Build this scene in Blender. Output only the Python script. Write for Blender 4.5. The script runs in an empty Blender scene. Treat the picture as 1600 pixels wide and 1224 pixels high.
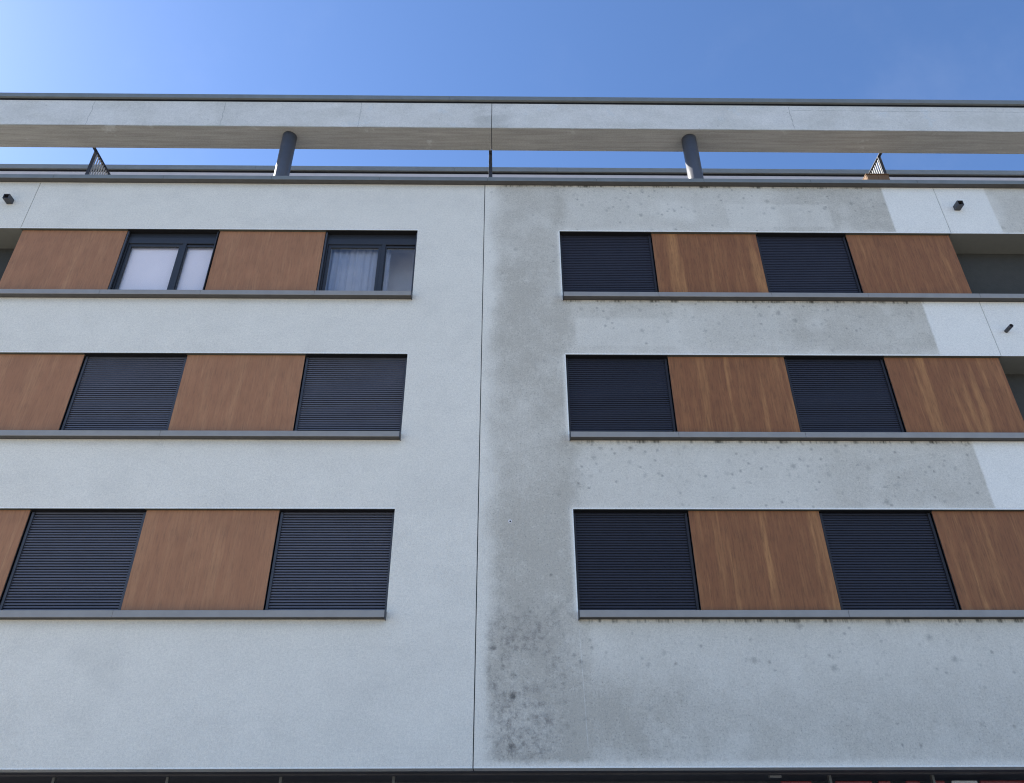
import bpy, bmesh, math, random
from mathutils import Vector, Matrix
random.seed(7)
sc = bpy.context.scene
col = sc.collection
# ------------------------------------------------------------------ camera
F_PX, PITCH, YAW, ROLL = 1222.567, math.radians(32.0673), math.radians(0.824), math.radians(-0.2571)
fw = Vector((math.sin(YAW)*math.cos(PITCH), math.cos(YAW)*math.cos(PITCH), math.sin(PITCH)))
rt = Vector((math.cos(YAW), -math.sin(YAW), 0)); up = rt.cross(fw)
rt, up = math.cos(ROLL)*rt + math.sin(ROLL)*up, -math.sin(ROLL)*rt + math.cos(ROLL)*up
cd = bpy.data.cameras.new('camera'); cam = bpy.data.objects.new('camera', cd); col.objects.link(cam)
cd.sensor_width = 36; cd.lens = F_PX/1600*36; cd.clip_end = 5000; cd.clip_start = .05
m = Matrix((rt, up, -fw)).transposed().to_4x4(); m.translation = Vector((-0.0174, -10.9, 1.6))
cam.matrix_world = m
sc.camera = cam
# ------------------------------------------------------------------ sky and sun
SUN_EL = math.radians(39.5); SUN_TH = math.radians(22.0)      # from the left, slightly behind the facade
sd = Vector((-math.cos(SUN_TH)*math.cos(SUN_EL), math.sin(SUN_TH)*math.cos(SUN_EL), math.sin(SUN_EL)))
w = bpy.data.worlds.new('World'); sc.world = w; w.use_nodes = True
nt = w.node_tree; bg = nt.nodes['Background']
sky = nt.nodes.new('ShaderNodeTexSky'); sky.sky_type = 'NISHITA'; sky.sun_disc = False
sky.sun_elevation = SUN_EL; sky.sun_rotation = math.atan2(sd.x, sd.y)
sky.air_density = 0.8; sky.dust_density = 0.30; sky.ozone_density = 7.0; sky.altitude = 100
bg.inputs['Strength'].default_value = 0.105
# a few fair-weather clouds in the half of the sky the facade faces (they light it and show in the panes)
tcw = nt.nodes.new('ShaderNodeTexCoord'); cn = nt.nodes.new('ShaderNodeTexNoise'); cn.inputs['Scale'].default_value = 2.6
cn.inputs['Detail'].default_value = 7; cn.inputs['Roughness'].default_value = .62; cn.inputs['Distortion'].default_value = .4
nt.links.new(tcw.outputs['Generated'], cn.inputs['Vector'])
cr = nt.nodes.new('ShaderNodeMapRange'); cr.interpolation_type = 'SMOOTHSTEP'
cr.inputs['From Min'].default_value = .50; cr.inputs['From Max'].default_value = .72; cr.inputs['To Max'].default_value = .75
nt.links.new(cn.outputs[0], cr.inputs['Value'])
sx = nt.nodes.new('ShaderNodeSeparateXYZ'); nt.links.new(tcw.outputs['Generated'], sx.inputs[0])
hm = nt.nodes.new('ShaderNodeMapRange'); hm.inputs['From Min'].default_value = .05; hm.inputs['From Max'].default_value = -.30; hm.inputs['To Min'].default_value = .03
nt.links.new(sx.outputs[1], hm.inputs['Value'])
cm = nt.nodes.new('ShaderNodeMath'); cm.operation = 'MULTIPLY'; nt.links.new(cr.outputs[0], cm.inputs[0]); nt.links.new(hm.outputs[0], cm.inputs[1])
cx = nt.nodes.new('ShaderNodeMix'); cx.data_type = 'RGBA'; nt.links.new(cm.outputs[0], cx.inputs[0])
nt.links.new(sky.outputs[0], cx.inputs[6]); cx.inputs[7].default_value = (6.2, 6.4, 6.8, 1)
nt.links.new(cx.outputs[2], bg.inputs['Color'])
sl = bpy.data.lights.new('sun', 'SUN'); sun = bpy.data.objects.new('sun', sl); col.objects.link(sun)
sl.energy = 4.9; sl.angle = math.radians(.5); sl.color = (1, .95, .87)
sun.rotation_euler = sd.to_track_quat('Z', 'Y').to_euler()
sun.location = sd*60
sc.view_settings.view_transform = 'Standard'; sc.view_settings.look = 'None'
sc.cycles.filter_width = 1.1
sc.view_settings.exposure = 1.42; sc.view_settings.gamma = 1

# ------------------------------------------------------------------ node expression helper
class G:
    """a material's node tree with arithmetic on sockets"""
    def __init__(s, name):
        s.m = bpy.data.materials.new(name); s.m.use_nodes = True; s.t = s.m.node_tree
        s.b = s.t.nodes['Principled BSDF']; s.out = s.t.nodes['Material Output']
        tc = s.t.nodes.new('ShaderNodeTexCoord'); s.co = tc.outputs['Object']
        sp = s.t.nodes.new('ShaderNodeSeparateXYZ'); s.t.links.new(s.co, sp.inputs[0])
        s.x, s.y, s.z = [E(s, o) for o in sp.outputs]
    def put(s, sock, v):
        if isinstance(v, E): s.t.links.new(v.o, sock)
        elif isinstance(v, bpy.types.NodeSocket): s.t.links.new(v, sock)
        else:
            try: sock.default_value = v
            except Exception: sock.default_value = (v, v, v)
    def math(s, op, a, b=None, c=None, clamp=False):
        n = s.t.nodes.new('ShaderNodeMath'); n.operation = op; n.use_clamp = clamp
        s.put(n.inputs[0], a)
        if b is not None: s.put(n.inputs[1], b)
        if c is not None: s.put(n.inputs[2], c)
        return E(s, n.outputs[0])
    def vec(s, x, y, z):
        n = s.t.nodes.new('ShaderNodeCombineXYZ')
        for i, v in enumerate((x, y, z)): s.put(n.inputs[i], v)
        return n.outputs[0]
    def noise(s, scale, detail=3, rough=.55, v=None, dist=0):
        n = s.t.nodes.new('ShaderNodeTexNoise'); s.put(n.inputs['Vector'], v or s.co)
        n.inputs['Scale'].default_value = scale; n.inputs['Detail'].default_value = detail
        n.inputs['Roughness'].default_value = rough; n.inputs['Distortion'].default_value = dist
        return E(s, n.outputs[0])
    def voro(s, scale, v=None, rnd=1, feature='F1'):
        n = s.t.nodes.new('ShaderNodeTexVoronoi'); n.feature = feature; s.put(n.inputs['Vector'], v or s.co)
        n.inputs['Scale'].default_value = scale; n.inputs['Randomness'].default_value = rnd
        sp = s.t.nodes.new('ShaderNodeSeparateColor'); s.t.links.new(n.outputs['Color'], sp.inputs[0])
        return E(s, n.outputs['Distance']), E(s, sp.outputs[0]), E(s, sp.outputs[1])
    def step(s, v, a, b):          # smooth 0 -> 1 as v goes a -> b
        n = s.t.nodes.new('ShaderNodeMapRange'); n.interpolation_type = 'SMOOTHSTEP'
        for i, q in zip(('Value', 'From Min', 'From Max'), (v, a, b)): s.put(n.inputs[i], q)
        return E(s, n.outputs[0])
    def box(s, x0, x1, z0, z1, f=.15, x=None, z=None):
        x = x or s.x; z = z or s.z
        r = None
        for v, a, b in ((x, x0, x1), (z, z0, z1)):
            for k in (s.step(v, a-f, a+f) if a is not None else None, (1 - s.step(v, b-f, b+f)) if b is not None else None):
                if k is not None: r = k if r is None else r*k
        return r
    def mix(s, f, a, b):
        n = s.t.nodes.new('ShaderNodeMix'); n.data_type = 'RGBA'
        s.put(n.inputs[0], f)
        for i, q in ((6, a), (7, b)):
            if isinstance(q, tuple): n.inputs[i].default_value = (*q, 1)
            else: s.put(n.inputs[i], q)
        return n.outputs[2]
    def scale(s, c, k):            # colour times number
        n = s.t.nodes.new('ShaderNodeVectorMath'); n.operation = 'SCALE'
        if isinstance(c, tuple): n.inputs[0].default_value = c
        else: s.put(n.inputs[0], c)
        s.put(n.inputs['Scale'], k); return n.outputs[0]
    def bump(s, h, dist=.01, strength=1):
        n = s.t.nodes.new('ShaderNodeBump'); n.inputs['Distance'].default_value = dist
        n.inputs['Strength'].default_value = strength; s.put(n.inputs['Height'], h)
        s.t.links.new(n.outputs[0], s.b.inputs['Normal'])
    def fin(s, color, rough=.8, metal=0, spec=.5):
        s.put(s.b.inputs['Base Color'], (*color, 1) if isinstance(color, tuple) else color)
        s.put(s.b.inputs['Roughness'], rough); s.b.inputs['Metallic'].default_value = metal
        s.b.inputs['Specular IOR Level'].default_value = spec
        return s.m
class E:
    def __init__(s, g, o): s.g = g; s.o = o
    def __add__(s, k): return s.g.math('ADD', s, k)
    __radd__ = __add__
    def __mul__(s, k): return s.g.math('MULTIPLY', s, k)
    __rmul__ = __mul__
    def __sub__(s, k): return s.g.math('SUBTRACT', s, k)
    def __rsub__(s, k): return s.g.math('SUBTRACT', k, s)
    def mx(s, k): return s.g.math('MAXIMUM', s, k)
    def mn(s, k): return s.g.math('MINIMUM', s, k)
    def abs(s): return s.g.math('ABSOLUTE', s)
    def cl(s): return s.g.math('ADD', s, 0, clamp=True)

LINT = [6.348, 9.178, 12.008]; SILL = [4.69, 7.52, 10.35]     # lintel and sill underside of the three bands
BASE, TOP = 2.815, 13.222
XJ = -.375                                                     # the expansion joint
XL, XR = -1.625, 1.05                                          # inner ends of the openings
SEAM_L, SEAM_R = -9.05, 8.50

CLEAN = (.835, .785, .68)
def render_surface(g, color):
    grit = g.noise(60, 3, .7); coarse = g.noise(9, 3, .6)
    g.bump(grit*1.0 + coarse*.5, .008, .8)
    n2 = g.noise(1.3, 3); n3 = g.noise(55, 2, .7)
    k = .93 + (n2 - .5)*.12 + (n3 - .5)*.40 + (g.noise(27, 3, .75) - .5)*.38 + (g.noise(6, 4, .65) - .5)*.10
    return g.fin(g.scale(color, k), .92, 0, .2)

def mat_clean():
    g = G('clean_render')
    # faint trowel clouds and a slightly darker strip under each sill
    c = g.noise(.8, 4, .6, g.vec(g.x, 0, g.z*1.4))
    dark_tone = g.step(c, .45, .75)*.35
    for s in SILL + [TOP]:
        dark_tone = dark_tone + g.box(None, XL if s != TOP else None, s-.10, s, .07)*.55
    f = (dark_tone + (g.noise(3.2, 5, .7, g.vec(g.x, 4, g.z*1.8)) - .5)*.5).cl()
    colr = g.mix(f, CLEAN, (.66, .625, .55))
    edge = None
    for l in LINT + [BASE]:
        e = g.box(None, XL if l != BASE else None, l, l+.02, .006); edge = e if edge is None else edge + e
    colr = g.mix(edge.cl()*.8, colr, (.93, .93, .88))  # light caught along the lintel edges, painted as pale lines
    return render_surface(g, colr)

def mat_stained():
    g = G('stained_render')
    # warped coordinates so that no stain has a straight edge
    w1 = g.noise(.9, 4, .6); w2 = g.noise(1.0, 4, .6, g.vec(g.x + 31, g.y, g.z - 7))
    wx = g.x + (w1 - .5)*.9; wz = g.z + (w2 - .5)*.8
    fx = g.x + (g.noise(14, 3) - .5)*.03
    bl = g.noise(1.6, 5, .62, g.vec(g.x, 0, g.z*1.2)); fine = g.noise(9, 5, .7); vf = g.noise(38, 3, .7)
    B = lambda *a, f=.2: g.box(*a, f=f, x=wx, z=wz)
    # grey algae film
    film = B(-.15, 1.10, 2.7, 13.4)*.70
    film = film + B(-.1, .9, 8.0, 11.2, f=.4)*.16 + B(-.4, .9, 2.7, 6.3, f=.5)*.22 + B(.0, .95, 4.4, 7.0, f=.5)*.12
    film = film + B(1.0, 7.9, 12.0, 13.4)*.46 + B(5.2, 7.9, 11.9, 13.4, f=.3)*.3 + B(9.6, 14, 11.9, 13.4)*.6
    film = film + B(1.0, 7.9, 9.15, 10.5)*.50 + B(4.9, 7.9, 9.1, 10.6, f=.4)*.18 + B(1.4, 3.0, 10.0, 10.5)*.15
    film = film + B(1.0, 7.9, 6.3, 7.6)*.34 + B(4.9, 7.9, 6.3, 7.4, f=.35)*.26 + B(1.0, 14, 2.8, 3.75, f=.45)*.26 + B(1.0, 14, 2.8, 4.8)*.36
    film = film + B(1.0, 2.3, 2.8, 3.9, f=.45)*.28
    film = film*(.45 + bl*1.15) + (g.noise(5, 5, .7) - .5)*.5*film + (fine - .5)*.7*film + (g.noise(19, 4, .75) - .5)*.9*film + (vf - .5)*.7*film
    # washed light patches
    wash = g.step(g.noise(1.05, 5, .65, g.vec(g.x + 4, 3, g.z + 9)), .50, .66)*.6
    wash = wash + g.step(g.noise(1.9, 3, .6, g.vec(g.x, 13, g.z)), .62, .72)*.35
    film = film*(1 - wash.cl()*.5)
    patch = g.box(4.3, 6.3, 12.15, 12.75, .03) + g.box(3.0, 3.7, 12.3, 12.8, .10) + g.box(1.25, 3.05, 9.35, 9.95, .04) + g.box(5.3, 5.6, 9.7, 10.0, .10)
    film = film*(1 - patch.cl()*.42)                          # squares where the wall was once touched up
    # never on the freshly painted strip by the balcony seam, by the joint or along the bottom edge
    fresh = g.box(7.46, 9.50, None, None, .025, x=fx)*(g.step(g.z, 4.7, 4.8))
    keep = (1 - fresh)
    lowj = g.step(g.x, -.30, -.16)*(1-g.step(g.z, 5, 6.2)) + g.step(g.z, 5, 6.2)*g.step(g.x, -.42, -.30)
    keep = keep*(lowj*.8+.2)*g.step(g.z + (fine - .5)*.12, 2.84, 2.93)
    for l in LINT:                                            # clean plaster bead round each opening
        keep = keep*(1 - g.box(XR-.01, None, l, l+.03, .015)*.8)
    for s, l in zip(SILL, LINT): keep = keep*(1 - g.box(XR-.05, XR+.02, s, l, .03)*.8)
    film = (film*keep).cl()
    colr = g.mix((film*1.06).cl(), CLEAN, (.555, .51, .425))
    colr = g.mix(fresh*.8, colr, (.93, .895, .81))
    # brownish mould mottling low on the pier
    mm = g.box(-.22, .75, 2.85, 4.9, .3, x=wx, z=wz)
    mo = g.step(g.noise(7.5, 7, .82), .42, .66)*mm*keep*g.step(g.noise(1.3, 3, .6, g.vec(g.x, 5, g.z)), .44, .56)
    colr = g.mix(mo*.80, colr, (.24, .22, .20))
    speck = g.step(vf, .56, .70)*film*.55
    colr = g.mix(speck, colr, (.22, .21, .20))
    # round mould dots: dense under the sills, sparse elsewhere
    under = None
    for s in SILL + [TOP]:
        u = g.box(.95, 7.5, s-.75, s, .12); under = u if under is None else under + u
    under = under + g.box(-.3, 1.1, 2.8, 5.2, .3)*.9 + g.box(1, 9, 6.3, 7.5, .1)*.6
    dens = (.08 + under*.48)*keep
    for sc_, rad, amt in ((2.9, .17, .48), (4.6, .22, .56), (8.5, .27, .5)):
        d, r1, r2 = g.voro(sc_, g.vec(g.x + sc_, 2, g.z))
        d = d + (g.noise(34, 4, .8) - .5)*.30
        dot = (1 - g.step(d, rad*.0, rad*1.25))*(g.math('LESS_THAN', r1, dens))*(.35 + r2*.75)
        colr = g.mix(dot.cl()*amt, colr, (.20, .19, .17))
    # big dark colonies at the foot of the pier
    d, r1, r2 = g.voro(3.3, g.vec(g.x, 8, g.z)); d = d + (g.noise(22, 4, .8) - .5)*.5
    colr = g.mix((1 - g.step(d, .0, .26))*g.math('LESS_THAN', r1, .6)*g.box(-.22, .8, 2.86, 4.4, .15)*.85, colr, (.09, .085, .08))
    # black drip line straight below the metal
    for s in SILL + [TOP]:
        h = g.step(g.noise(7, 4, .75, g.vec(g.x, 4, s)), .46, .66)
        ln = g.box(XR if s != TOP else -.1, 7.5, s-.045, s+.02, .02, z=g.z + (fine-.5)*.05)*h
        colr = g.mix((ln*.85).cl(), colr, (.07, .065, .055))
    # hairline of filler beside the streaked pier and white edge beads with the light they catch painted in
    hl = g.box(1.052, 1.062, 3.05, 4.55, .004, x=g.x + (g.z - 4.5)*.026)
    edge = None
    for l in LINT + [BASE]:
        e = g.box(XR if l != BASE else None, None, l, l+.02, .006); edge = e if edge is None else edge + e
    for s, l in zip(SILL, LINT): edge = edge + g.box(XR-.018, XR+.01, s, l, .004)
    colr = g.mix(((edge + hl*.35)*.75).cl(), colr, (.93, .93, .88))
    return render_surface(g, colr)

def mat_beam():
    g = G('beam_render')
    n = g.noise(2.2, 5, .6); s1 = g.noise(1.2, 5, .6, g.vec(g.x*.9, g.y*9, g.z*1.5))
    colr = g.mix(g.step(s1, .35, .7), (.79, .755, .69), (.69, .66, .59))
    colr = g.mix(g.box(None, None, 15.3, 15.352, .008)*g.step(n, .35, .6)*.7*(1 - g.step(g.y, .352, .40)), colr, (.36, .38, .27))
    d, r1, r2 = g.voro(5, g.vec(g.x, g.y, g.z)); d = d + (g.noise(40, 2) - .5)*.1
    colr = g.mix((1 - g.step(d, .03, .12))*g.math('LESS_THAN', r1, .16)*.45, colr, (.25, .24, .2))
    # darker underside with long formwork streaks
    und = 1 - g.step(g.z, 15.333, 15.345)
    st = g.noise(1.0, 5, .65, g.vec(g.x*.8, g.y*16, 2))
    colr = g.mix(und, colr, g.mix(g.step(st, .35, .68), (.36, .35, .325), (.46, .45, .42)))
    wob = (g.noise(5, 3) - .5)*.10; cr = None
    for cx_, x1 in ((-8.95, 1), (-6.1, 1), (-3.13, 1), (6.29, 1.6)):
        e = (1 - g.step((g.x + wob*x1 - cx_).abs(), .003, .011)); cr = e if cr is None else cr + e
    cr = cr + (1 - g.step((g.z + wob*.3 - 15.98).abs(), .003, .012))*g.box(6.3, 13, None, None, .1)*g.step(g.noise(3, 3), .35, .5)
    for cx_ in (-.27,): colr = g.mix(g.box(cx_-.35, cx_+.4, None, None, .2)*.35*g.step(s1, .3, .6), colr, (.42, .41, .37))
    colr = g.mix((cr*.45).cl()*g.box(None, None, 15.34, None, .01), colr, (.22, .22, .2))
    colr = g.mix(g.step(g.noise(1.7, 4, .6), .62, .7)*.4, colr, (.70, .73, .72))
    return render_surface(g, colr)

def mat_plain(name, c, rough=.8, metal=0, spec=.5, amp=.1, sc_=12, bump=0, dark_tone=None):
    g = G(name); k = 1 - amp/2 + (g.noise(sc_, 4, .6) - .5)*amp*2
    colr = g.scale(c, k)
    if dark_tone: colr = g.mix(g.step(g.noise(sc_*.4, 5, .65), .5, .72)*.5, colr, dark_tone)
    if bump: g.bump(g.noise(sc_*6, 3, .6), bump, .6)
    r = g.noise(sc_*.7, 3)*.2 + (rough - .1)
    return g.fin(colr, r, metal, spec)

def mat_wood(name, band, lo, hi, tone):
    g = G(name)
    wx = g.x + (g.noise(.8, 3, .5, g.vec(g.x, 0, g.z*.5)) - .5)*.10
    broad = g.noise(3.4, 3, .55, g.vec(wx*1.03 + g.step(g.x, 5.5, 5.6)*3.7 + g.step(g.z, 7, 7.1)*.9, 0, g.z*.06))
    mid = g.noise(9, 3, .6, g.vec(wx, 1, g.z*.07)); fib = g.noise(30, 5, .75, g.vec(wx, 2, g.z*.06)); spk = g.noise(30, 4, .75, g.vec(g.x*1.3, 3, g.z*.12))
    f = (g.step(broad, .52, .66)*band + (mid - .45)*1.1 + (fib - .5)*.9).cl()
    colr = g.mix(f, lo, hi)
    colr = g.mix(g.step(spk, .44, .70)*.50, colr, tone)
    cloud = g.noise(2.2, 4, .6)
    pale = g.step(g.noise(26, 2, .5, g.vec(wx, 7, g.z*.04)), .66, .72)*.35
    colr = g.mix(pale, colr, hi)
    colr = g.scale(colr, .82 + cloud*.36)
    g.bump(fib, .002, .3)
    return g.fin(colr, .62, 0, .3)

M = {}
M['clean'] = mat_clean(); M['stained'] = mat_stained(); M['beam'] = mat_beam()
M['sill'] = mat_plain('grey_painted_metal', (.33, .31, .285), .5, .1, .4, .14, 5, dark_tone=(.27, .255, .235))
M['coping'] = mat_plain('zinc_coping_metal', (.215, .23, .222), .5, .1, .4, .16, 4, dark_tone=(.16, .165, .155))
M['shutter'] = mat_plain('anthracite_shutter_metal', (.034, .036, .052), .5, 0, .3, .12, 3)
M['glare_shutter'] = mat_plain('glare_lightened_shutter_metal', (.120, .122, .150), .5, 0, .4, .16, 3)  # paler copy of the shutter metal, veiling glare put into its colour
M['underside'] = mat_plain('painted_underside_shade', (.105, .10, .095), .7, 0, .3, .2, 5)  # dark colour stands in for the shade below sills and coping
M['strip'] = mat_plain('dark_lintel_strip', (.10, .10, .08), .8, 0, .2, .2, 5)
M['frame'] = mat_plain('anthracite_window_frame', (.026, .028, .034), .45, 0, .5, .1, 6)
M['frame2'] = mat_plain('black_guide_rail_metal', (.024, .023, .028), .5, 0, .3, .1, 6)
M['rail'] = mat_plain('guide_rail_metal', (.055, .055, .062), .4, .1, .5, .1, 6)
M['lining'] = mat_plain('black_gap_shade_lining', (.012, .012, .014), .8, 0, .2, .1)  # lines gaps, and paints shade in slat recesses and below copings
M['olive'] = mat_plain('lintel_underside', (.40, .41, .36), .9, 0, .2, .1)
M['column'] = mat_plain('column_paint', (.085, .088, .10), .45, 0, .5, .14, 6)
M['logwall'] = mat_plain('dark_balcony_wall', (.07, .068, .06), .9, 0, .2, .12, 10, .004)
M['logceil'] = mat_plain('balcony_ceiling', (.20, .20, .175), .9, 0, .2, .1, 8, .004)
M['pent'] = mat_plain('penthouse_render', (.55, .54, .56), .9, 0, .2, .1, 6, .004)
M['seal'] = mat_plain('joint_sealant', (.05, .055, .06), .8, 0, .2, .1)
M['soffit'] = mat_plain('dark_soffit_board', (.12, .115, .12), .8, 0, .3, .25, 3)
M['post'] = mat_plain('perforated_post_metal', (.16, .16, .15), .5, .2, .5, .1)
M['divider'] = mat_plain('divider_dark_metal', (.03, .033, .045), .45, 0, .5, .1)
M['slat'] = mat_plain('divider_pale_slat', (.30, .30, .30), .5, 0, .5, .1)
M['cab'] = mat_wood('cabinet_timber', .4, (.17, .09, .04), (.26, .15, .075), (.10, .055, .03))
M['wood_r'] = mat_wood('wood_laminate_right', .60, (.255, .102, .041), (.47, .222, .082), (.10, .046, .022))
M['wood_l'] = mat_wood('wood_laminate_left', .25, (.355, .163, .080), (.50, .262, .128), (.19, .10, .056))
M['ground'] = mat_plain('asphalt', (.055, .055, .055), .9, 0, .3, .3, 3, .01)
M['paving'] = mat_plain('concrete_paving', (.36, .335, .29), .9, 0, .3, .2, 2, .01)
M['red'] = mat_plain('red_sign_acrylic', (.26, .04, .045), .35, 0, .5, .15, 8)
M['white'] = mat_plain('white_sign_acrylic', (.75, .72, .70), .4, 0, .5, .1)
M['lamp'] = mat_plain('dull_lamp_cover', (.28, .28, .27), .5)
def mat_glass():
    g = G('window_glass'); t = g.t
    tr = t.nodes.new('ShaderNodeBsdfTransparent'); tr.inputs[0].default_value = (.97, .975, .98, 1)
    gl = t.nodes.new('ShaderNodeBsdfGlossy'); gl.inputs['Roughness'].default_value = .02; gl.inputs[0].default_value = (.95, .97, 1, 1)
    gm = t.nodes.new('ShaderNodeNewGeometry'); dt = t.nodes.new('ShaderNodeVectorMath'); dt.operation = 'DOT_PRODUCT'
    t.links.new(gm.outputs['Normal'], dt.inputs[0]); t.links.new(gm.outputs['Incoming'], dt.inputs[1])
    c_ = 1 - E(g, dt.outputs['Value']).abs(); fe = .06 + (c_*c_*c_*c_*c_)*.94       # schlick, same from both sides
    mx = t.nodes.new('ShaderNodeMixShader')
    t.links.new(fe.o, mx.inputs[0]); t.links.new(tr.outputs[0], mx.inputs[1]); t.links.new(gl.outputs[0], mx.inputs[2])
    t.links.new(mx.outputs[0], g.out.inputs[0]); return g.m
M['glass'] = mat_glass()
M['curtain'] = mat_plain('net_curtain_cloth', (.34, .36, .42), .9, 0, .1, .15, 3)
M['blind'] = mat_plain('white_blind_cloth', (.96, .86, .84), .9, 0, .1, .05, 3)

# ------------------------------------------------------------------ mesh helpers
def add_box(bm, x0, x1, y0, y1, z0, z1, bev=0):
    if x0 > x1: x0, x1 = x1, x0
    vs = [bm.verts.new((x, y, z)) for x in (x0, x1) for y in (y0, y1) for z in (z0, z1)]
    fs = [(0,1,3,2), (4,6,7,5), (0,4,5,1), (2,3,7,6), (0,2,6,4), (1,5,7,3)]
    ff = [bm.faces.new([vs[i] for i in f]) for f in fs]
    if bev:
        es = list({e for f in ff for e in f.edges})
        bmesh.ops.bevel(bm, geom=es, offset=bev, segments=2, affect='EDGES', profile=.6)
def add_prism_x(bm, x0, x1, prof):
    """profile of (y, z) points, extruded along x"""
    a = [bm.verts.new((x0, y, z)) for y, z in prof]; b = [bm.verts.new((x1, y, z)) for y, z in prof]
    n = len(prof)
    for i in range(n): bm.faces.new((a[i], a[(i+1) % n], b[(i+1) % n], b[i]))
    bm.faces.new(a[::-1]); bm.faces.new(b)
def add_cyl(bm, c, axis, r, h, seg=32, r2=None, hollow=0):
    """solid (or open tube) cylinder from c along axis 'y' or 'z'"""
    def P(a, rr, t):
        u, v = rr*math.cos(a), rr*math.sin(a)
        return (c[0]+u, c[1]+v, c[2]+t) if axis == 'z' else (c[0]+u, c[1]+t, c[2]+v)
    A = [2*math.pi*i/seg for i in range(seg)]
    o0 = [bm.verts.new(P(a, r, 0)) for a in A]; o1 = [bm.verts.new(P(a, r2 or r, h)) for a in A]
    for i in range(seg): f = bm.faces.new((o0[i], o0[(i+1) % seg], o1[(i+1) % seg], o1[i])); f.smooth = True
    if hollow:
        i0 = [bm.verts.new(P(a, r-hollow, 0)) for a in A]; i1 = [bm.verts.new(P(a, r-hollow, h*.9)) for a in A]
        for i in range(seg):
            j = (i+1) % seg
            bm.faces.new((i0[i], i1[i], i1[j], i0[j])); bm.faces.new((o0[i], i0[i], i0[j], o0[j]))
        bm.faces.new(i1)
    else: bm.faces.new(o0)
    bm.faces.new(o1)
def obj(name, bm, mat, parent=None, **kw):
    bmesh.ops.recalc_face_normals(bm, faces=bm.faces)
    me = bpy.data.meshes.new(name); bm.to_mesh(me); bm.free()
    me.materials.append(mat)
    o = bpy.data.objects.new(name, me); col.objects.link(o)
    if parent: o.parent = parent
    for k, v in kw.items(): o[k] = v
    return o
def boxes(name, mat, parent, lst, bev=0, **kw):
    bm = bmesh.new()
    for b in lst: add_box(bm, *b, bev)
    return obj(name, bm, mat, parent, **kw)
def empty(name, label=None, cat=None, loc=(0, 0, 0), parent=None, **kw):
    o = bpy.data.objects.new(name, None); col.objects.link(o); o.location = loc; o.empty_display_size = .3
    if label: o['label'] = label
    if cat: o['category'] = cat
    for k, v in kw.items(): o[k] = v
    if parent: o.parent = parent
    return o

# ------------------------------------------------------------------ ground
def sheet(name, mat, x0, x1, y0, y1, z):
    bm = bmesh.new(); vs = [bm.verts.new(p) for p in ((x0, y0, z), (x1, y0, z), (x1, y1, z), (x0, y1, z))]; bm.faces.new(vs)
    return obj(name, bm, mat, kind='structure')
sheet('road', M['ground'], -600, 600, -600, 600, 0)
boxes('pavement', M['paving'], None, [(-45, 45, -30, 16, .004, .12)], .012, kind='structure')  # unseen; made wide and pale to bounce sunlight onto the facade

# ------------------------------------------------------------------ the building
B = empty('apartment_building', 'white rendered apartment block with wood panels, dark roller shutters and a stained right half', 'building')
E0, E1 = -15.0, 15.0; LG0, LG1 = -12.9, 12.4; T = .30
def wall(name, mat, x0, x1, in0, in1, seam, label):
    """one half of the facade; in0..in1 is the x range of the openings"""
    L = []; G_ = .006
    pierA = (x1, in1) if in1 < 0 else (x0, in0); 
    if in1 < 0: L += [(in1, x1, 0, T, BASE, TOP), (x0, in0, 0, T, BASE, TOP)]
    else:       L += [(x0, in0, 0, T, BASE, TOP), (in1, x1, 0, T, BASE, TOP)]
    zs = [(BASE, SILL[0]), (LINT[0], SILL[1]), (LINT[1], SILL[2]), (LINT[2], TOP)]
    for k, (a, b) in enumerate(zs):
        if k == 0: L.append((in0, in1, 0, T, a, b))
        else: L += [(in0, seam-G_, 0, T, a, b), (seam+G_, in1, 0, T, a, b)]
    return boxes(name, mat, B, L, 0, label=label)
wall('wall', M['clean'], E0, XJ-.007, LG0, XL, SEAM_L, 'clean white rendered wall left of the vertical joint')
wall('wall', M['stained'], XJ+.007, E1, XR, LG1, SEAM_R, 'grey algae-stained rendered wall right of the vertical joint')
boxes('joint_filler', M['seal'], B, [(XJ-.007, XJ+.007, .012, .2, BASE+.01, TOP-.01)])
for s in (SEAM_L, SEAM_R):
    for a, b in ((LINT[0]+.002, SILL[1]-.002), (LINT[1]+.002, SILL[2]-.002), (LINT[2]+.002, TOP-.002)):
        boxes('joint_filler', M['olive'], B, [(s-.006, s+.006, .010, .2, a, b)])
# body behind the facade, floors and ends
boxes('building_body', M['pent'], B, [(E0+.01, E1-.01, .70, 11, 2.9, 12.5), (E0+.01, E1-.01, T+.002, .70, SILL[0]-1.8, SILL[0]-.25),
     (E0+.01, E1-.01, T+.002, .70, LINT[0]+.06, SILL[1]-.1), (E0+.01, E1-.01, T+.002, .70, LINT[1]+.06, SILL[2]-.1), (E0+.01, E1-.01, T+.002, .70, LINT[2]+.06, 12.5),
     (XL+.25, XR-.25, T+.002, .70, 2.95, 12.45), (E0+.01, LG0-.2, T+.002, .70, 2.95, 12.45), (LG1+.2, E1-.01, T+.002, .70, 2.95, 12.45)])
boxes('terrace_floor', M['paving'], B, [(E0+.02, E1-.02, T+.003, 10.9, 12.503, 12.70)])
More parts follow.
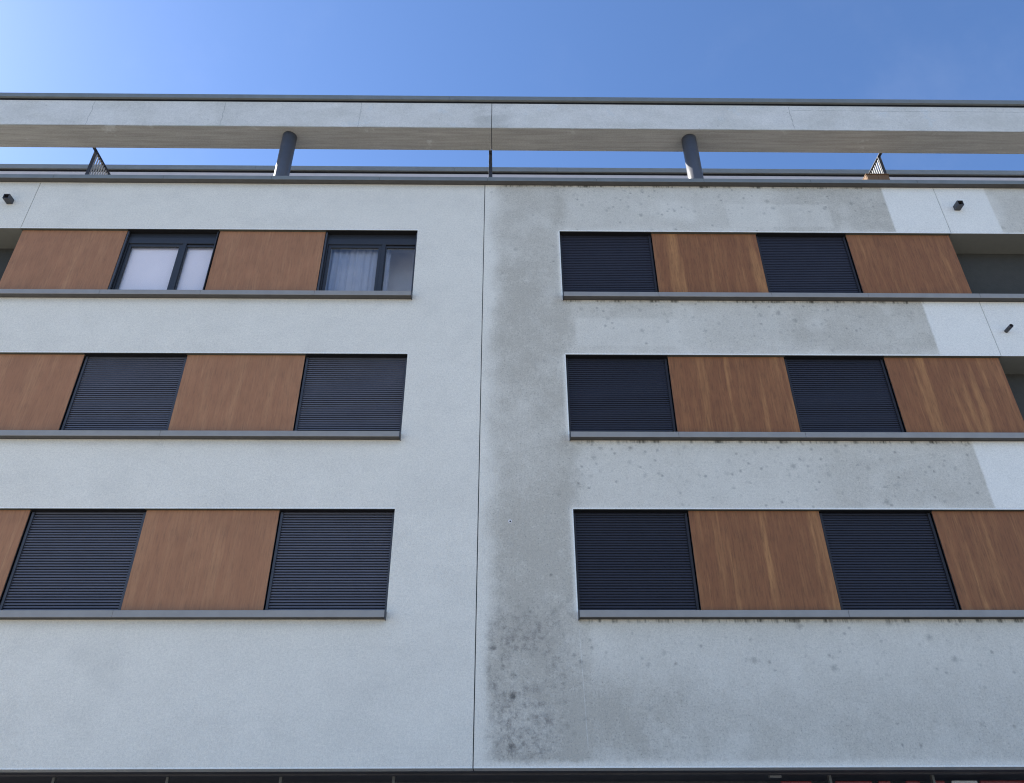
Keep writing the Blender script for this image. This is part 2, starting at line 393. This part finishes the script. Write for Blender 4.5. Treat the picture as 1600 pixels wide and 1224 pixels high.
# roof-edge parapet coping
def ribbon(name, mat, xs, prof, gap=.003, label=None):
    bm = bmesh.new()
    for a, b in zip(xs[:-1], xs[1:]): add_prism_x(bm, a+gap, b-gap, prof)
    o = obj(name, bm, mat, B)
    if label: o['label'] = label
    return o
cop = [E0-.05] + [x for x in (-13.0, -10.885, -8.763, -6.639, -4.54, -2.437, -.32, 1.818, 3.93, 6.037, 8.15, 10.27, 12.4)] + [E1+.05]
ribbon('coping', M['coping'], cop, [(-.118, 13.222), (-.118, 13.318), (-.112, 13.324), (.36, 13.355), (.36, 13.30), (-.112, 13.30), (-.112, 13.222)], label='long grey metal coping on the parapet above the top windows')
boxes('coping_shade_board', M['underside'], B, [(E0-.04, E1+.04, -.1115, .30, 13.228, 13.296)])  # added dark board, the shade under the coping put into its colour
# ceilings, lintel undersides
# ------------------------------------------------------------------ window bands
def sill(x0, x1, s, seams, ends):
    xs = [x0] + seams + [x1]; bm = bmesh.new()
    prof = [(-.115, s), (-.118, s+.003), (-.118, s+.094), (-.114, s+.098), (.085, s+.118), (.085, s+.104), (-.112, s+.088), (-.112, s)]
    for a, b in zip(xs[:-1], xs[1:]): add_prism_x(bm, a+.0025, b-.0025, prof)
    o = obj('window_sill', bm, M['sill'], B)
    for e, d in ends:
        boxes('end_cap', M['frame'], o, [(e, e+.012*d, -.124, .0, s-.016, s+.108)])
    # dark board added to stand in for the shade under the sill
    boxes('sill_shade_board', M['underside'], o, [(x0+.006, x1-.006, -.1115, .08, s+.006, s+.084)])
    return o
def shutter(x0, x1, s, l, mat, gapline=None, rail='rail', gf=.28):
    """closed roller shutter: slats, two guide rails, head slot"""
    z0, z1 = s+.105, l-.012; pitch = .0405; Y = .108
    n = int((z1 - z0)/pitch) + 1; bm = bmesh.new()
    prof = []
    for i in range(n):
        b = z0 + i*pitch
        t = min(b + pitch, z1)
        g_ = .022 if gapline == i else .015
        for q, d in ((.0, g_), (gf, g_-.001), (gf+.03, .001), (gf+.16, .0), (gf+(1-gf)*.5, .002), (gf+(1-gf)*.78, .006), (.99, g_)): prof.append((Y + d, b + (t-b)*q))
    va = [bm.verts.new((x0+.035, y, z)) for y, z in prof]; vb = [bm.verts.new((x1-.035, y, z)) for y, z in prof]
    for i in range(len(prof)-1): f = bm.faces.new((va[i], vb[i], vb[i+1], va[i+1])); f.material_index = 1 if i % 7 in (0, 6) else 0  # slat recess faces coloured black in place of their shade
    o = obj('roller_shutter', bm, mat, B); o.data.materials.append(M['lining'])
    back = boxes('shutter_lining', M['lining'], o, [(x0+.005, x1-.005, Y+.03, Y+.06, s+.1, l-.002), (x0+.003, x1-.003, .012, Y+.029, l-.012, l-.0062)])
    for e in ((x0+.004, x0+.042), (x1-.042, x1-.004)):
        boxes('guide_rail', M[rail], o, [(e[0], e[1], Y-.022, Y+.028, s+.112, l-.02)], .003)
    return o
def window(x0, x1, s, l):
    """raised shutter: dark head, frame, wide left sash, narrow right sash"""
    wdt = x1 - x0
    o = boxes('window', M['frame'], B, [])
    z0, z1 = s+.11, l
    gx0, gx1, mx0, mx1, zt = x0+.115, x0+1.005, x0+1.155, x1-.045, l-.335
    Y = .15
    fr = boxes('window_frame', M['frame'], o, [(x0+.03, gx0-.055, Y-.05, Y+.05, z0, l-.12), (x1-.03, x1-.004, Y-.05, Y+.05, z0, l-.12),
         (gx1+.062, mx0-.018, Y-.045, Y+.05, z0, l-.12), (x0+.03, x1-.004, Y-.048, Y+.052, zt+.065, l-.125),
         (x0+.03, x1-.004, Y-.05, Y+.05, z0, z0+.05)], .004)
    boxes('head_box', M['frame'], o, [(x0+.004, x1-.004, Y-.03, Y+.12, l-.20, l-.004)], .004)
    def sash(a, b, wl, wr, wt):
        boxes('sash', M['frame'], o, [(a-wl, a, Y-.030, Y+.03, z0+.055, zt+wt), (b, b+wr, Y-.030, Y+.03, z0+.055, zt+wt),
              (a, b, Y-.0295, Y+.0295, zt, zt+wt), (a, b, Y-.0295, Y+.0295, z0+.055, z0+.13)], .004)
        boxes('spacer', M['slat'], o, [(a+.001, a+.009, Y+.004, Y+.012, z0+.13, zt), (b-.009, b-.001, Y+.004, Y+.012, z0+.13, zt), (a, b, Y+.0045, Y+.0115, zt-.010, zt-.001)])
        boxes('pane', M['glass'], o, [(a, b, Y-.004, Y+.002, z0+.13, zt)])
    sash(gx0, gx1, .05, .06, .062); sash(mx0, mx1, .016, .014, .04)
    for e in ((x0+.004, x0+.034), (x1-.028, x1-.004)):
        boxes('guide_rail', M['rail'], o, [(e[0], e[1], .045, .085, s+.112, l-.02)], .003)
    boxes('reveal', M['lining'], o, [(x0+.001, x0+.010, .056, T, z0-.005, l-.002), (x1-.008, x1-.002, .03, T, z0-.005, l-.003), (x0+.003, x1-.003, .012, T, l-.012, l-.0062)])
    return o
def panel(x0, x1, s, l, mat):
    o = boxes('wood_panel', mat, B, [(x0+.012, x1-.012, .052, .064, s+.112, l-.008)], .0015)
    boxes('panel_edge', M['rail'], o, [(x0+.009, x1-.009, .0645, .072, s+.11, l-.0075)])
    boxes('substructure', M['lining'], o, [(x0+.03, x1-.03, .073, .20, s+.105, l-.0075)])
    return o
LX = [XL, -3.350, -5.355, -7.065, -9.045]; RX = [XR, 2.785, 4.790, 6.490, 8.485]
for k in range(3):
    s, l = SILL[k], LINT[k]
    sill(LG0, XL, s, [x for x in ([-7.1, -5.36], [-9.05, -5.373], [-9.05, -7.09, -5.33, -3.335])[k:k+1][0]], [(XL+.003, -1)])
    sill(XR, LG1, s, [x for x in ([2.75, 4.8, 8.465], [2.765, 4.775, 8.47], [2.745, 4.75, 6.47, 8.47])[k:k+1][0]][0 if k else 1:], [(XR-.003, 1)])
    panel(LX[2], LX[1], s, l, M['wood_l']); panel(LX[4], LX[3], s, l, M['wood_l'])
    panel(RX[1], RX[2], s, l, M['wood_r']); panel(RX[3], RX[4], s, l, M['wood_r'])
    if k < 2:
        shutter(LX[1], LX[0], s, l, M['glare_shutter'], gf=.30-.05*k); shutter(LX[3], LX[2], s, l, M['glare_shutter'], gf=.30-.05*k)
    else:
        window(LX[1], LX[0], s, l); window(LX[3], LX[2], s, l)
    shutter(RX[0], RX[1], s, l, M['shutter'], None, 'frame2', (.24, .15, .07)[k]); shutter(RX[2], RX[3], s, l, M['shutter'], 26 if k == 0 else None, 'frame2', (.20, .10, .03)[k])
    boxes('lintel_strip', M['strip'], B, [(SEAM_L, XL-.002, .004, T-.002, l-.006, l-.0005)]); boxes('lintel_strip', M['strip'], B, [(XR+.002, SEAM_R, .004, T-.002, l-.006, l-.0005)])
    # balconies
    for a, b in ((LG0, SEAM_L+.01), (SEAM_R-.01, LG1)):
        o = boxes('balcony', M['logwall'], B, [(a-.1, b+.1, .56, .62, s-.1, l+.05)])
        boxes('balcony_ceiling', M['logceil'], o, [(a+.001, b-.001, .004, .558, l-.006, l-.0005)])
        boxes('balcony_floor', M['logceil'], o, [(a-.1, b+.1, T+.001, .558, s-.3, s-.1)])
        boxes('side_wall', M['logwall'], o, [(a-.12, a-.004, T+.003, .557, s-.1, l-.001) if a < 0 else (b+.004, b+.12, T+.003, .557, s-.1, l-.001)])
    for e in (SEAM_L, SEAM_R):   # cheek closing the panel's free end towards the balcony
        d = 1 if e < 0 else -1
        boxes('panel_cheek', M['rail'], B, [(e+.012*d, e+.022*d, .0735, .556, s+.1, l-.0075)])

# ------------------------------------------------------------------ ring beam on round columns, penthouse behind
for n_, (a, b) in enumerate(((E0, -.277), (-.263, E1))):
    o = boxes('roof_beam', M['beam'], B, [(a, b, .35, .96, 15.33, 16.19)], .006)
boxes('beam_joint', M['seal'], B, [(-.2768, -.2632, .365, .945, 15.345, 16.15)])
bc = [E0-.05, -12.5, -9.1, -6.0, -1.2, 1.3, 5.5, 9.0, 12, E1+.05]
def coping2(name, y0, y1, z0, z1):
    return ribbon(name, M['coping'], bc, [(y0, z0), (y0, z1-.006), (y0+.006, z1), (y1, z1+.01), (y1, z0), (y1-.06, z0), (y1-.06, z1-.03), (y0+.065, z1-.03), (y0+.065, z0+.002)], .002)
coping2('beam_coping', .29, 1.01, 16.185, 16.312)['label'] = 'topmost grey metal coping along the roof beam'
boxes('coping_painted_shadow', M['lining'], B, [(E0, E1, .345, .352, 16.135, 16.186)])  # black strip painting the coping's shadow on the beam front
for cx_, r in ((-4.65, .152), (4.035, .158)):
    bm = bmesh.new(); add_cyl(bm, (cx_, .62, 12.701), 'z', r, 15.329-12.701, 48); obj('round_column', bm, M['column'], B)
o = boxes('penthouse', M['pent'], B, [(E0+.5, E1-.5, 2.362, 9.5, 12.70, 16.18)])
coping2('penthouse_coping', 2.31, 9.55, 16.165, 16.312)
boxes('coping_painted_shadow', M['lining'], B, [(E0+.5, E1-.5, 2.355, 2.3618, 16.11, 16.166)])  # painted shadow line below the penthouse coping
# metal privacy dividers across the terrace
def divider(x):
    o = empty('terrace_divider', parent=B)
    zt = 15.33
    boxes('post', M['divider'], o, [(x-.035, x+.035, 1.055, 1.075, 12.7, zt)], .002)
    boxes('top_rail', M['divider'], o, [(x-.035, x+.035, .962, 2.35, zt, zt+.018)], .002)
    boxes('bottom_rail', M['divider'], o, [(x-.018, x+.018, 1.10, 2.35, 12.76, 12.80)])
    bm = bmesh.new(); y = 1.135
    while y < 2.33:
        add_box(bm, x-.010, x+.010, y, y+.022, 12.80, zt-.001); y += .075
    obj('slats', bm, M['slat'], o)
for x in (-9.03, -.30, 8.40): divider(x)
# rain spouts
def spout(x, z, square):
    bm = bmesh.new()
    if square:
        w_ = .055; t_ = .008; y0, y1 = -.16, .05
        for a in ((x-w_, x+w_, y0, y1, z-w_, z-w_+t_), (x-w_, x+w_, y0, y1, z+w_-t_, z+w_), (x-w_, x-w_+t_, y0, y1, z-w_+t_, z+w_-t_), (x+w_-t_, x+w_, y0, y1, z-w_+t_, z+w_-t_)): add_box(bm, *a)
        add_box(bm, x-w_+t_, x+w_-t_, -.02, .0, z-w_+t_, z+w_-t_)
    else: add_cyl(bm, (x, -.17, z), 'y', .034, .19, 24, hollow=.006)
    o = obj('rain_spout', bm, M['rail'], B)
spout(8.80, 12.66, True); spout(-9.46, 12.68, True); spout(8.76, 9.70, False)
# small anchor hole in the pier
bm = bmesh.new(); add_cyl(bm, (.102, -.003, 6.15), 'y', .028, .01, 20); o = obj('wall_anchor', bm, M['white'], B)
bm = bmesh.new(); add_cyl(bm, (.104, -.006, 6.146), 'y', .012, .008, 16); obj('anchor_hole', bm, M['lining'], o)

# ------------------------------------------------------------------ ground floor: soffit, recessed shopfront, posts
boxes('soffit', M['soffit'], B, [(E0, E1, .012, .60, BASE+.004, BASE+.05)])
boxes('soffit_beam', M['soffit'], B, [(E0, E1, .60, .72, BASE-.015, BASE+.06), (E0, E1, .72, 1.8, BASE+.02, BASE+.08)], .004)
boxes('shop_wall', M['soffit'], B, [(E0, E1, 1.8, 2.0, .12, BASE+.08)])
xs_l = [-5.99, -4.48, -2.97, -1.46, -7.5, -9.0, -10.5]
for x in xs_l + [4.42, 5.82, 7.2, 8.6, 10.0]:
    boxes('shop_post', M['post'], B, [(x-.018, x+.018, .76, .82, .12, BASE+.018)], .003)
boxes('soffit_lamp', M['lamp'], B, [(3.62, 3.78, .80, .88, BASE-.035, BASE-.0)], .006)
S = empty('shop_sign', 'row of red sign boards hanging under the dark soffit at lower right', 'sign', (6, .95, 2.4))
for a, b, mt in ((3.78, 4.22, 'red'), (4.53, 5.05, 'red'), (5.12, 5.30, 'red'), (5.50, 5.71, 'red'), (5.88, 6.05, 'red'), (6.13, 6.5, 'white'), (6.52, 7.2, 'red')):
    boxes('board', M[mt], S, [(a-6+.02, b-6, -.02, .02, -.05, .352)], .015)

# ------------------------------------------------------------------ loose things
def cloth(name, mat, x0, x1, z0, z1, y, amp, wl, label, cat):
    bm = bmesh.new(); n = 90; rows = []
    random.seed(int(abs(x0)*100)); ph = [random.uniform(0, 6.28) for _ in range(4)]
    for j in range(9):
        z = z0 + (z1-z0)*j/8; r = []
        for i in range(n+1):
            u = i/n; x = x0 + (x1-x0)*u
            d = amp*(math.sin(u*(x1-x0)/wl*6.28 + ph[0] + .4*math.sin(3*z)) + .5*math.sin(u*(x1-x0)/wl*11 + ph[1]) + .4*math.sin(u*17+ph[2]))
            r.append(bm.verts.new((x - (x0+x1)/2, d, z - z0)))
        rows.append(r)
    for a, b in zip(rows[:-1], rows[1:]):
        for i in range(n): f = bm.faces.new((a[i], a[i+1], b[i+1], b[i])); f.smooth = True
    o = obj(name, bm, mat, label=label, category=cat); o.location = ((x0+x1)/2, y, z0)
    mod = o.modifiers.new('cloth', 'SOLIDIFY'); mod.thickness = .003
    return o
s, l = SILL[2], LINT[2]
cloth('roller_blind', M['blind'], LX[3]+.06, LX[2]-.03, s+.1, l-.22, .195, .0008, .8, 'plain white blind drawn behind the glass of the left open window', 'blind')
cloth('curtain', M['curtain'], LX[1]+.06, LX[1]+1.22, s+.1, l-.22, .26, .012, .11, 'pleated net curtain behind the glass of the window nearest the joint', 'curtain')
c = empty('wooden_cabinet', 'brown wooden cabinet on the roof terrace beside the right divider', 'cabinet', (8.0, .95, 12.70))
boxes('carcass', M['cab'], c, [(-.24, .25, -.18, .20, .0, 1.72)], .004)
boxes('cabinet_top', M['cab'], c, [(-.245, .255, -.205, .205, 1.722, 1.745)], .003)
boxes('door', M['cab'], c, [(-.23, .003, -.20, -.182, .05, 1.70), (.008, .24, -.20, -.182, .05, 1.70)], .003)
